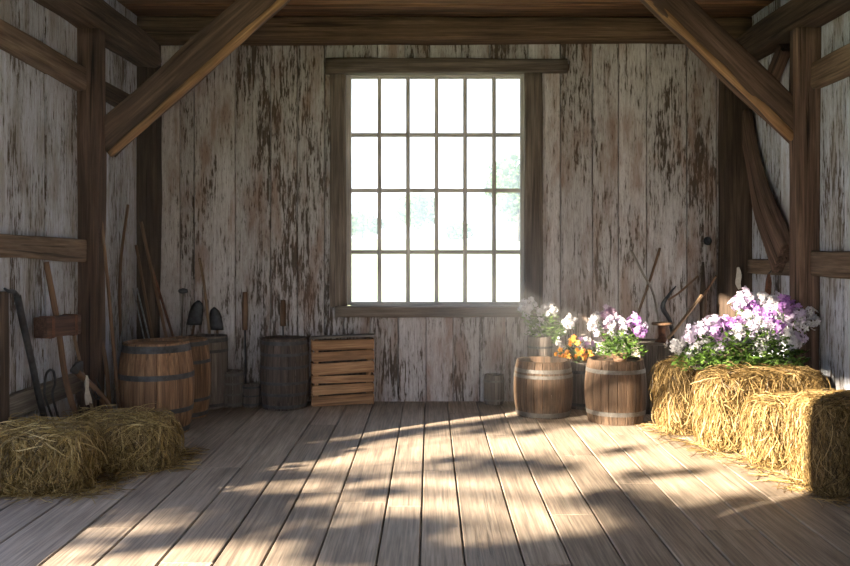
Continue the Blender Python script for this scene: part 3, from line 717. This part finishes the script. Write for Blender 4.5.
# big mallet
b=np.array([-2.72,6.78,.0]); top=LW(46,262,.12)
t=thing('wooden_mallet','large wooden mallet with block head leaning on the left wall','mallet',b)
mb=MB(); hd=LW(58,326,.20)
rod(mb,[b+np.array([0,0,.01]),LW(68,390,.24),hd,top],.022,10,rough=.002); mb.build('handle',M['handle'],t)
mb=MB(); ax=nrm(np.array([.35,.94,0])); sweep(mb,[hd-ax*.17,hd-ax*.08,hd+ax*.08,hd+ax*.17],sec_round(.065,.078,16,.22),np.cross(ax,[0,0,1]),smooth=True,rough=.004); M['mallet']=wood('mallet_wood',(.05,.025,.018),(.13,.068,.05),(.22,.13,.10),.9,.7,.5,.5,.2); mb.build('head',M['mallet'],t)
mb=MB()
for q in (-.11,.12): sweep(mb,[hd+ax*(q-.012),hd+ax*(q+.012)],sec_round(.069,.082,16,.22),np.cross(ax,[0,0,1])); 
mb.build('iron_band',M['rust'],t)
# black iron bar with hooked top
b=np.array([-2.86,6.50,0.0])
t=thing('iron_bar','long black iron bar with hooked top leaning at far left','iron bar',b)
mb=MB(); rod(mb,[b+[0,0,.012],LW(41,405,.13),LW(29,350,.11),LW(17,296,.09)],.026,10,rough=.003); mb.build('shaft',M['iron'],t)
mb=MB(); rod(mb,[LW(18,298,.09),LW(14,292,.10),LW(8,291,.11),LW(4,288,.09)],.014,8,scale=[1.4,1.2,.8,.4]); mb.build('hook',M['iron'],t)
# slim stick
pole('wooden_stick','slim pale stick leaning just right of the mallet head','stick',[LW(75,325,.12),LW(77,350,.17),np.array([-2.70,6.98,.008])],.013,'handle_pale')
# iron tongs
b=np.array([-2.84,6.66,0.0])
t=thing('iron_tongs','dark iron tongs with round bow behind the hay','tongs',b)
ctr=LW(50,385,.13)
for s in (-1,1):
    mb=MB(); dv=np.array([.0,.09*s,0]); rod(mb,[ctr+[0,0,.115],ctr+dv*.7+[0,0,.09],ctr+dv+[0,0,.0],ctr+dv*.6+[0,0,-.12],b+[0,.03*s,.015]],.010,8); mb.build('arm',M['iron'],t)
# hatchet
b=np.array([-2.62,7.0,0.0])
t=thing('hatchet','short hatchet with brown handle standing beside the pale cloth','hatchet',b)
mb=MB(); rod(mb,[b+[0,0,.012],b+[-.02,.0,.3],LW(77,372,.26)],.024,10,scale=[.9,.8,1.1]); mb.build('handle',M['handle'],t)
mb=MB(); h0=LW(78,368,.26); sweep(mb,[h0+[-.02,-.09,-.01],h0+[0,-.02,0],h0+[.0,.06,0]],sec_round(.018,.05,12,.4),(1,0,0),scale=[.25,1,1.0],smooth=True)
V=mb.V[0]; mb.build('blade',M['iron'],t)
# cloth / rag draped on hatchet
mb=MB(); c0=LW(86,380,.30); U=[];Fq=[]
for i in range(9):
    for j in range(6):
        s=i/8; q=j/5-.5
        U.append(c0+np.array([.012*math.sin(q*9+s*4), .05*q*(.6+s)+.05*s+.0, .03-.22*s+.01*math.cos(q*7)]))
for i in range(8):
    for j in range(5): Fq.append((i*6+j,i*6+j+1,(i+1)*6+j+1,(i+1)*6+j))
mb.add(U,Fq,None,.5,True); o=mb.build('rag',M['linen'],origin=c0); mdf=o.modifiers.new('s','SOLIDIFY'); mdf.thickness=.006
tag(o,'pale rag hanging against the hatchet by the left post','rag')
# hay fork with tines up in the corner
def fork(label,b,topc,w,n,hm='handle',tine=.2,name='hay_fork',cat='fork'):
    t=thing(name,label,cat,b); ax=nrm(topc-b); sd=nrm(np.cross(ax,[1,0,0]))
    mb=MB(); rod(mb,[b+[0,0,.02],(b+topc)/2+[.01,0,0],topc],.014,8); mb.build('handle',M[hm],t)
    for k in range(n):
        f=(k/(n-1)-.5)*w; mb=MB(); rod(mb,[topc-ax*.01,topc+sd*f*.8+ax*.04,topc+sd*f+ax*tine*.5,topc+sd*f+ax*tine],.006,6,scale=[1,1,1,.4]); mb.build('tine',M['iron'],t)
fork('small hay fork with tines up beside the left wall post',np.array([-2.60,7.12,0]),LW(100,398,.33),.13,4,'handle',.16)
# two long poles leaning on the left post
b=floorpt(-2.62,7.22)
t=thing('long_rake','long-handled wooden rake leaning on the left wall post','rake',b)
tp=P(82,99,7.28)
mb=MB(); rod(mb,[b+[0,0,.01],P(112,330,7.2),P(104,245,7.22),P(94,160,7.26),tp],.014,10,rough=.003); mb.build('handle',M['handle'],t)
mb=MB(); rod(mb,[tp+[-.06,-.01,.0],tp+[0,0,.012],tp+[.06,.01,.01]],.014,8); mb.build('crosshead',M['rust'],t)
pole('wooden_pole','thin bent pole leaning low against the left wall post','pole',[P(88,262,7.32),P(97,320,7.26),P(106,365,7.2),floorpt(-2.66,7.10)],.016,'handle')
# scythe behind the large barrel
b=floorpt(-2.80,7.86)
t=thing('scythe','scythe with dark curved blade leaning between left post and large barrel','scythe',b)
mb=MB(); rod(mb,[b+[0,0,.01],P(121,340,7.8),P(120,270,7.95),P(128,205,8.2)],.014,8); mb.build('snath',M['handle'],t)
mb=MB(); sweep(mb,[P(128,305,7.72),P(122,335,7.70),P(118,365,7.68),P(114,390,7.66)],sec_round(.004,.032,8,.6),(1,0,0),scale=[.3,.8,1,.7],sub=6,smooth=True); mb.build('blade',M['steel'],t)
# leaning poles in the back left corner
specs=[((136,245),(150,345),.014,'handle','thin brown pole leftmost of the bundle in the back left corner'),
       ((141,222),(163,340),.016,'handle','longest brown pole of the bundle in the back left corner'),
       ((150,262),(170,340),.012,'rust','reddish thin pole of the bundle in the back left corner')]
for k,((x0_,y0_),(x1_,y1_),r_,m_,lb) in enumerate(specs):
    top=P(x0_,y0_,8.50); bb=P(x1_,y1_,8.36); dv=nrm(bb-top); end=top+dv*((top[2]-.012)/-dv[2])
    end[1]=8.46-.0*k; pole('leaning_pole',lb,'pole',[top,(top+end)/2+[.0,0,0],end],r_,m_)
# two thin steel rods catching light
for k,(a_,b_) in enumerate((((133,288),(142,338)),((137,288),(147,338)))):
    top=P(*a_,8.42); bb=P(*b_,8.30); dv=nrm(bb-top); end=top+dv*((top[2]-.01)/-dv[2]); end[1]=8.26
    pole('steel_rod',['left one of two thin pale steel rods behind the large barrel','right one of two thin pale steel rods behind the large barrel'][k],'rod',[top,(top+end)/2,end],.007,'steel')
# paddle-ended stick and dark bellows/boots behind barrels
top=P(183,291,8.62); end=np.array([-2.56,8.70,.01])
t=thing('long_spoon','thin pole with flat round head rising behind the second barrel','pole',end)
mb=MB(); rod(mb,[end,(end+top)/2,top],.009,8); mb.build('shaft',M['greywood'],t)
mb=MB(); sweep(mb,[top-[.045,0,0],top,top+[.045,0,0]],sec_round(.03,.022,12,.8),(0,0,1),scale=[.5,1,.6],smooth=True,sub=4); mb.build('head',M['iron'],t)
def shovel(label,b,top,blade='top',mat='handle',hw=.09,name='shovel',cat='shovel',bl=.24):
    t=thing(name,label,cat,b); ax=nrm(top-b)
    mb=MB(); rod(mb,[b+[0,0,.015],(b+top)/2,top],.014,8); mb.build('handle',M[mat],t)
    mb=MB(); rows=[]; sd=np.array([1.,0,0])
    Vv=[];Fv=[]
    for i in range(8):
        s=i/7; wdt=hw*(1-.15*s)*math.sqrt(max(1-max(s-.55,0)**2/.2025,.02))
        for j in range(7):
            q=j/6*2-1; Vv.append(top+ax*bl*s+sd*wdt*q+np.array([0,-.02*(1-q*q),0]))
    for i in range(7):
        for j in range(6): Fv.append((i*7+j,i*7+j+1,(i+1)*7+j+1,(i+1)*7+j))
    mb.add(Vv,Fv,None,.5,True); o=mb.build('blade',M['iron'],t); m2=o.modifiers.new('s','SOLIDIFY'); m2.thickness=.004
    return t
shovel('dark shovel, blade up, behind the second left barrel',np.array([-2.52,8.55,0]),P(194,325,8.75),hw=.08,bl=.26)
shovel('dark shovel, blade up, behind the grey narrow barrel',np.array([-2.12,8.83,0]),P(217,330,8.845),hw=.07,bl=.24)
pole('leaning_pole','long pale pole leaning on the back wall above the grey barrel','pole',[P(199,258,8.84),P(205,292,8.84),np.array([-2.22,8.835,.01])],.014,'handle_pale')
# handles on the back wall over the kegs and dark barrel
def broom(label,px,y0,y1,hz,dy=8.832,mat='handle',gw=.028):
    top=P(px,y0,dy); bot=np.array([top[0]+.01,8.835,.01]); t=thing('garden_tool',label,'tool',bot)
    mid_=P(px,y1,dy)
    mb=MB(); rod(mb,[mid_,top],gw,10,scale=[1,1.05,.8],rough=.003); mb.build('grip',M[mat],t)
    mb=MB(); rod(mb,[bot,(bot+mid_)/2,mid_],.009,8); mb.build('shaft',M['iron'],t)
broom('tool with thick brown grip upright behind the two small kegs',245,292,330,0)
broom('tool with short brown grip upright behind the dark barrel',283,300,326,0,gw=.030)
# sticks at right, behind the grey box
pole('wooden_stick','light brown stick slanting up to the right above the grey box','stick',[P(702,295,8.6),P(686,316,8.58),P(668,338,8.56),np.array([2.20,8.66,.5]),np.array([2.16,8.68,.0])],.016,'handle_pale')
pole('crossed_stick','left slanting stick of the crossed pair on the back wall','stick',[P(631,250,8.80),P(642,272,8.79),P(656,305,8.77),np.array([2.42,8.72,.01])],.011,'greywood')
pole('crossed_stick','right slanting stick of the crossed pair on the back wall','stick',[P(660,248,8.83),P(650,280,8.84),P(636,320,8.84),np.array([1.88,8.83,.01])],.013,'handle')
# dark curved antler-like iron tool
b=np.array([2.52,8.74,.0])
t=thing('iron_hay_knife','dark curved iron tool leaning above the grey box','iron tool',b)
mb=MB(); rod(mb,[b+[0,0,.02],P(672,330,8.80),P(663,308,8.82),P(668,296,8.82),P(676,286,8.82)],.014,8,scale=[1,1.6,2.0,1.2,.5]); mb.build('blade',M['iron'],t)
mb=MB(); rod(mb,[P(668,300,8.81),P(680,292,8.80),P(698,276,8.80)],.011,8); mb.build('handle',M['handle'],t)
b=np.array([2.82,8.70,.0])
t=thing('spindle_tool','dark turned wooden tool standing beside the right corner post','tool',b)
mb=MB(); rod(mb,[b+[0,0,.02],P(703,330,8.78),P(703,300,8.78),P(703,262,8.80)],.022,10,scale=[.6,1,1.6,.5]); mb.build('shaft',M['beam'],t)
mb=MB(); rod(mb,[P(698,303,8.74),P(707,290,8.74),P(716,276,8.60)],.012,8); mb.build('crosspiece',M['handle'],t)
# hook knob
c=P(707,241,8.84); t=thing('round_hook_plate','round dark iron knob on the back wall near the right corner','knob',c)
mb=MB(); rod(mb,[c+[0,.03,0],c],.014,8,sub=2); mb.build('stem',M['iron'],t)
mb=MB(); rod(mb,[c+[0,.005,0],c-[0,.02,0],c-[0,.045,0]],.045,12,scale=[.7,1.,.7],sub=4); mb.build('knob',M['iron'],t)
# rusty axe head hanging from short rail, and small plate
c=np.array([3.18,7.98,1.34])
t=thing('hanging_hatchet','small rust-brown blade hanging below the short rail above the flowers','hatchet',c)
mb=MB(); sweep(mb,[c+[0,0,.02],c+[0,0,-.06],c+[0,.02,-.16],c+[0,.01,-.22]],sec_round(.012,.06,12,.5),(1,0,0),scale=[.35,1,1,.3],sub=5,smooth=True); mb.build('blade',M['rust'],t)
mb=MB(); rod(mb,[c+[0.03,0,.05],c+[.0,0,.02]],.006,6,sub=2); mb.build('hanger',M['iron'],t)
c=P(738,278,8.58)
mb=MB(); sweep(mb,[c+[0,0,.11],c+[.01,0,.03],c+[.0,0,-.05],c+[.02,0,-.11]],sec_round(.028,.006,12,.5),(1,0,0),scale=[.4,1,1,.6],sub=4,smooth=True)
tag(mb.build('pale_scraper',M['linen'],origin=c),'small pale blade hanging on the right corner post','blade')

# ---------------------------------------------------------------- outside
mb=MB(); V=[];F=[];nx,ny=30,40
for i in range(nx+1):
    for j in range(ny+1):
        x=-160+320*i/nx; y=-60+260*(j/ny); 
        z=-.35 if y<18 else -.35+(y-18)/150*3.75
        if y>165: z-= (y-165)*.05
        V.append((x,y,z+.15*noise.noise(Vector((x*.05,y*.05,0)))))
for i in range(nx):
    for j in range(ny): F.append((i*(ny+1)+j,(i+1)*(ny+1)+j,(i+1)*(ny+1)+j+1,i*(ny+1)+j+1))
mb.add(V,F,None,.5,True); o=mb.build('field',M['field']); o['kind']='structure'
def tree(label,x,y,z0,h,r,blobs,nleaf,ls,seed,trunk=.25,name='field_tree',cat='tree',grp=None,mat='leaf_far'):
    rs=np.random.default_rng(seed); t=thing(name,label,cat,(x,y,z0),grp)
    mb=MB(); sweep(mb,[(x,y,z0),(x+.1,y,z0+h*.3),(x,y,z0+h*.75)],sec_round(trunk,trunk,10,1),(1,0,0),scale=[1.2,.8,.2],sub=5,smooth=True,rough=.02); mb.build('trunk',M['bark'],t)
    mb=MB()
    cs=rs.normal(0,1,(blobs,3)); cs/=np.linalg.norm(cs,axis=1,keepdims=True); cs*=rs.uniform(.3,.85,(blobs,1)); 
    c=cs*[r,r,h*.36]+[x,y,z0+h*.62]; k=rs.integers(0,blobs,nleaf); q=rs.normal(0,1,(nleaf,3)); q/=np.linalg.norm(q,axis=1,keepdims=True)
    p=c[k]+q*(r*.36)*rs.uniform(.5,1.1,(nleaf,1)); a=rs.normal(0,1,(nleaf,3)); a/=np.linalg.norm(a,axis=1,keepdims=True); b=np.cross(a,rs.normal(0,1,(nleaf,3))); b/=np.linalg.norm(b,axis=1,keepdims=True)
    s=ls*rs.uniform(.6,1.3,(nleaf,1)); V=np.stack([p-a*s,p+b*s*.45,p+a*s,p-b*s*.45],1).reshape(-1,3); i=np.arange(nleaf)*4
    mb.add(V,[tuple(f) for f in np.stack([i,i+1,i+2,i+3],1).tolist()],None,np.repeat(rs.random(nleaf),4),False); mb.build('crown',M[mat],t)
tree('round hazy tree in the middle of the view through the window',(414-430)*150/850,150,2.7,9.5,3.8,22,3500,.5,1,grp=None)
tree('large hazy tree at the right side of the view through the window',(518-430)*140/850,140,2.5,14,6.0,30,5000,.6,2)
tree('distant low tree at the left side of the window view',(362-430)*165/850,165,3.3,4.5,4.2,16,2200,.5,3)
tree('distant low bush between the two hazy trees',(455-430)*165/850,165,3.2,2.6,4.0,14,1800,.4,4)

def SP(X,d,z,dist):   # the point outside from which sunlight reaches floor point (X,d), dist metres before the left wall plane
    k=(X+3.0)/SA[0]+dist; return np.array([X-SA[0]*k, d-SA[1]*k, z+k*math.tan(SE)])
SE=math.radians(20.3); SA=(.82,.573)
def shading_tree(label,spots,dist,trunkxy,seed,z0=-.35,leaf=.085,dens=260,extra=()):
    rs=np.random.default_rng(seed); t=thing('shade_tree',label,'tree',(trunkxy[0],trunkxy[1],z0))
    cs=[]
    for px,py,r in spots:
        d=850*EYE/(py-248); X=(px-430)*d/850; cs.append((SP(X,d,0,dist+rs.uniform(-.6,.6)),r))
    for q in extra: cs.append((SP(q[0],q[1],q[2],dist+rs.uniform(-.6,.6)),q[3]))
    top=np.array([trunkxy[0],trunkxy[1],max(c[0][2] for c in cs)+.4])
    mb=MB(); sweep(mb,[(trunkxy[0],trunkxy[1],z0),(trunkxy[0]+.1,trunkxy[1],z0+1.5),top],sec_round(.2,.2,10,1),(1,0,0),scale=[1.3,.9,.3],sub=6,smooth=True,rough=.02)
    for c,r in cs:
        h=min(top[2]-.2,max(1.2,c[2]-.8)); a=np.array([trunkxy[0],trunkxy[1],h])
        sweep(mb,[a,a*.5+c*.5+[0,0,.25],c],sec_round(.03,.03,6,1),(1,0.1,0),scale=[1.2,.6,.25],sub=5,smooth=True)
    mb.build('trunk',M['bark'],t)
    mb=MB()
    for c,r in cs:
        r=r*.74
        n=int(dens*max(r,.12)**2/.09)+12; q=rs.normal(0,1,(n,3)); q/=np.linalg.norm(q,axis=1,keepdims=True); q*=rs.random((n,1))**.45
        p=c+q*[r,r,r*.35]; a=rs.normal(0,1,(n,3)); a/=np.linalg.norm(a,axis=1,keepdims=True); b=np.cross(a,rs.normal(0,1,(n,3))); b/=np.linalg.norm(b,axis=1,keepdims=True)
        sc_=leaf*rs.uniform(.6,1.3,(n,1)); V=np.stack([p-a*sc_,p+b*sc_*.5,p+a*sc_,p-b*sc_*.5],1).reshape(-1,3); k=np.arange(n)*4
        mb.add(V,[tuple(f) for f in np.stack([k,k+1,k+2,k+3],1).tolist()],None,np.repeat(rs.random(n),4),False)
    mb.build('crown',M['leaf_far'],t)
spots=[(170,498,.30),(215,502,.26),(262,505,.25),(310,512,.22),(140,545,.2),(210,526,.2),(245,530,.16),(360,545,.4),(405,528,.28),(430,562,.4),(480,560,.3),(530,556,.3),(585,552,.35),(300,532,.14),
(228,473,.09),(262,474,.09),(300,475,.09),(262,456,.08),(310,459,.08),(352,480,.12),(385,492,.14),(340,432,.28),(375,425,.22),(400,434,.2),(300,424,.3),(355,442,.18),(430,428,.12),(480,431,.12),(530,432,.12),
(450,460,.13),(490,462,.15),(530,463,.17),(560,468,.17),(615,500,.3),(655,512,.35),(700,520,.35),(650,548,.4),(715,552,.38),(750,500,.2),(640,475,.15),(690,472,.12),(620,450,.1)]
shading_tree('unseen leafy tree outside the open left side, crown shaped to shade the barn',spots,7.0,(-11.6,-.6),21,extra=[(3.25,d_,z_,.24) for d_ in (5.9,6.2,6.5,6.8,7.1) for z_ in (.62,.8,.98,1.16)]+[(2.9,8.86,.95,.2),(2.6,8.86,.95,.2),(2.75,8.86,.8,.2)])  # unseen tree; leaf clusters placed to dapple the floor and shade the walls
tree('unseen low bush added outside the left wall to shade the hay bales',-4.45,4.5,-.35,2.1,.85,22,7000,.06,13,trunk=.05,name='shade_bush',cat='bush')  # bush added out of view to keep sun off the left hay
# ---------------------------------------------------------------- light
SE=math.radians(20.3); SA=(.82,.573)
sun=bpy.data.lights.new('sun','SUN'); sun.energy=42; sun.angle=math.radians(.7); sun.color=(1,.86,.66)
so=bpy.data.objects.new('sun',sun); C.objects.link(so)
dvec=Vector((SA[0]*math.cos(SE),SA[1]*math.cos(SE),-math.sin(SE))); so.rotation_euler=dvec.to_track_quat('-Z','Y').to_euler()
w=bpy.data.worlds.new('World'); bpy.context.scene.world=w; w.use_nodes=True; nt=w.node_tree; nt.nodes.clear()
tc=N(nt,'ShaderNodeTexCoord'); sp=N(nt,'ShaderNodeSeparateXYZ'); nt.links.new(tc.outputs['Generated'],sp.inputs[0])
col=ramp(nt,sp.outputs['Z'],[(0,(.9,.93,1.0)),(.25,(.79,.87,1.0)),(1,(.46,.6,1.0))])
bg=N(nt,'ShaderNodeBackground'); bg.inputs[1].default_value=3.2; nt.links.new(col,bg.inputs[0])
wo=N(nt,'ShaderNodeOutputWorld'); nt.links.new(bg.outputs[0],wo.inputs[0])
# thin dust in the air of the barn
mb=MB(); bx(mb,((XL+XR)/2,(YB+YF)/2,1.98),(XR-XL-.12,YB-YF-.2,3.8),1,ch=.001)
o=mb.build('dust_haze',M['haze']); o['kind']='stuff'; o['label']='thin dusty haze hanging in the air of the barn'; o['category']='haze'
# ---------------------------------------------------------------- camera
cam=bpy.data.cameras.new('camera'); co=bpy.data.objects.new('camera',cam); C.objects.link(co)
co.location=(0,0,EYE); co.rotation_euler=(PI/2,0,0); cam.sensor_width=36; cam.lens=36; cam.shift_x=-5/850; cam.shift_y=-35/850; cam.clip_end=500
sc=bpy.context.scene; sc.camera=co
sc.view_settings.view_transform='Standard'; sc.view_settings.look='None'; sc.view_settings.gamma=1; sc.view_settings.exposure=.3
sc.cycles.use_denoising=True; sc.cycles.max_bounces=10; sc.cycles.diffuse_bounces=5; sc.cycles.transparent_max_bounces=12
sc.cycles.sample_clamp_indirect=6
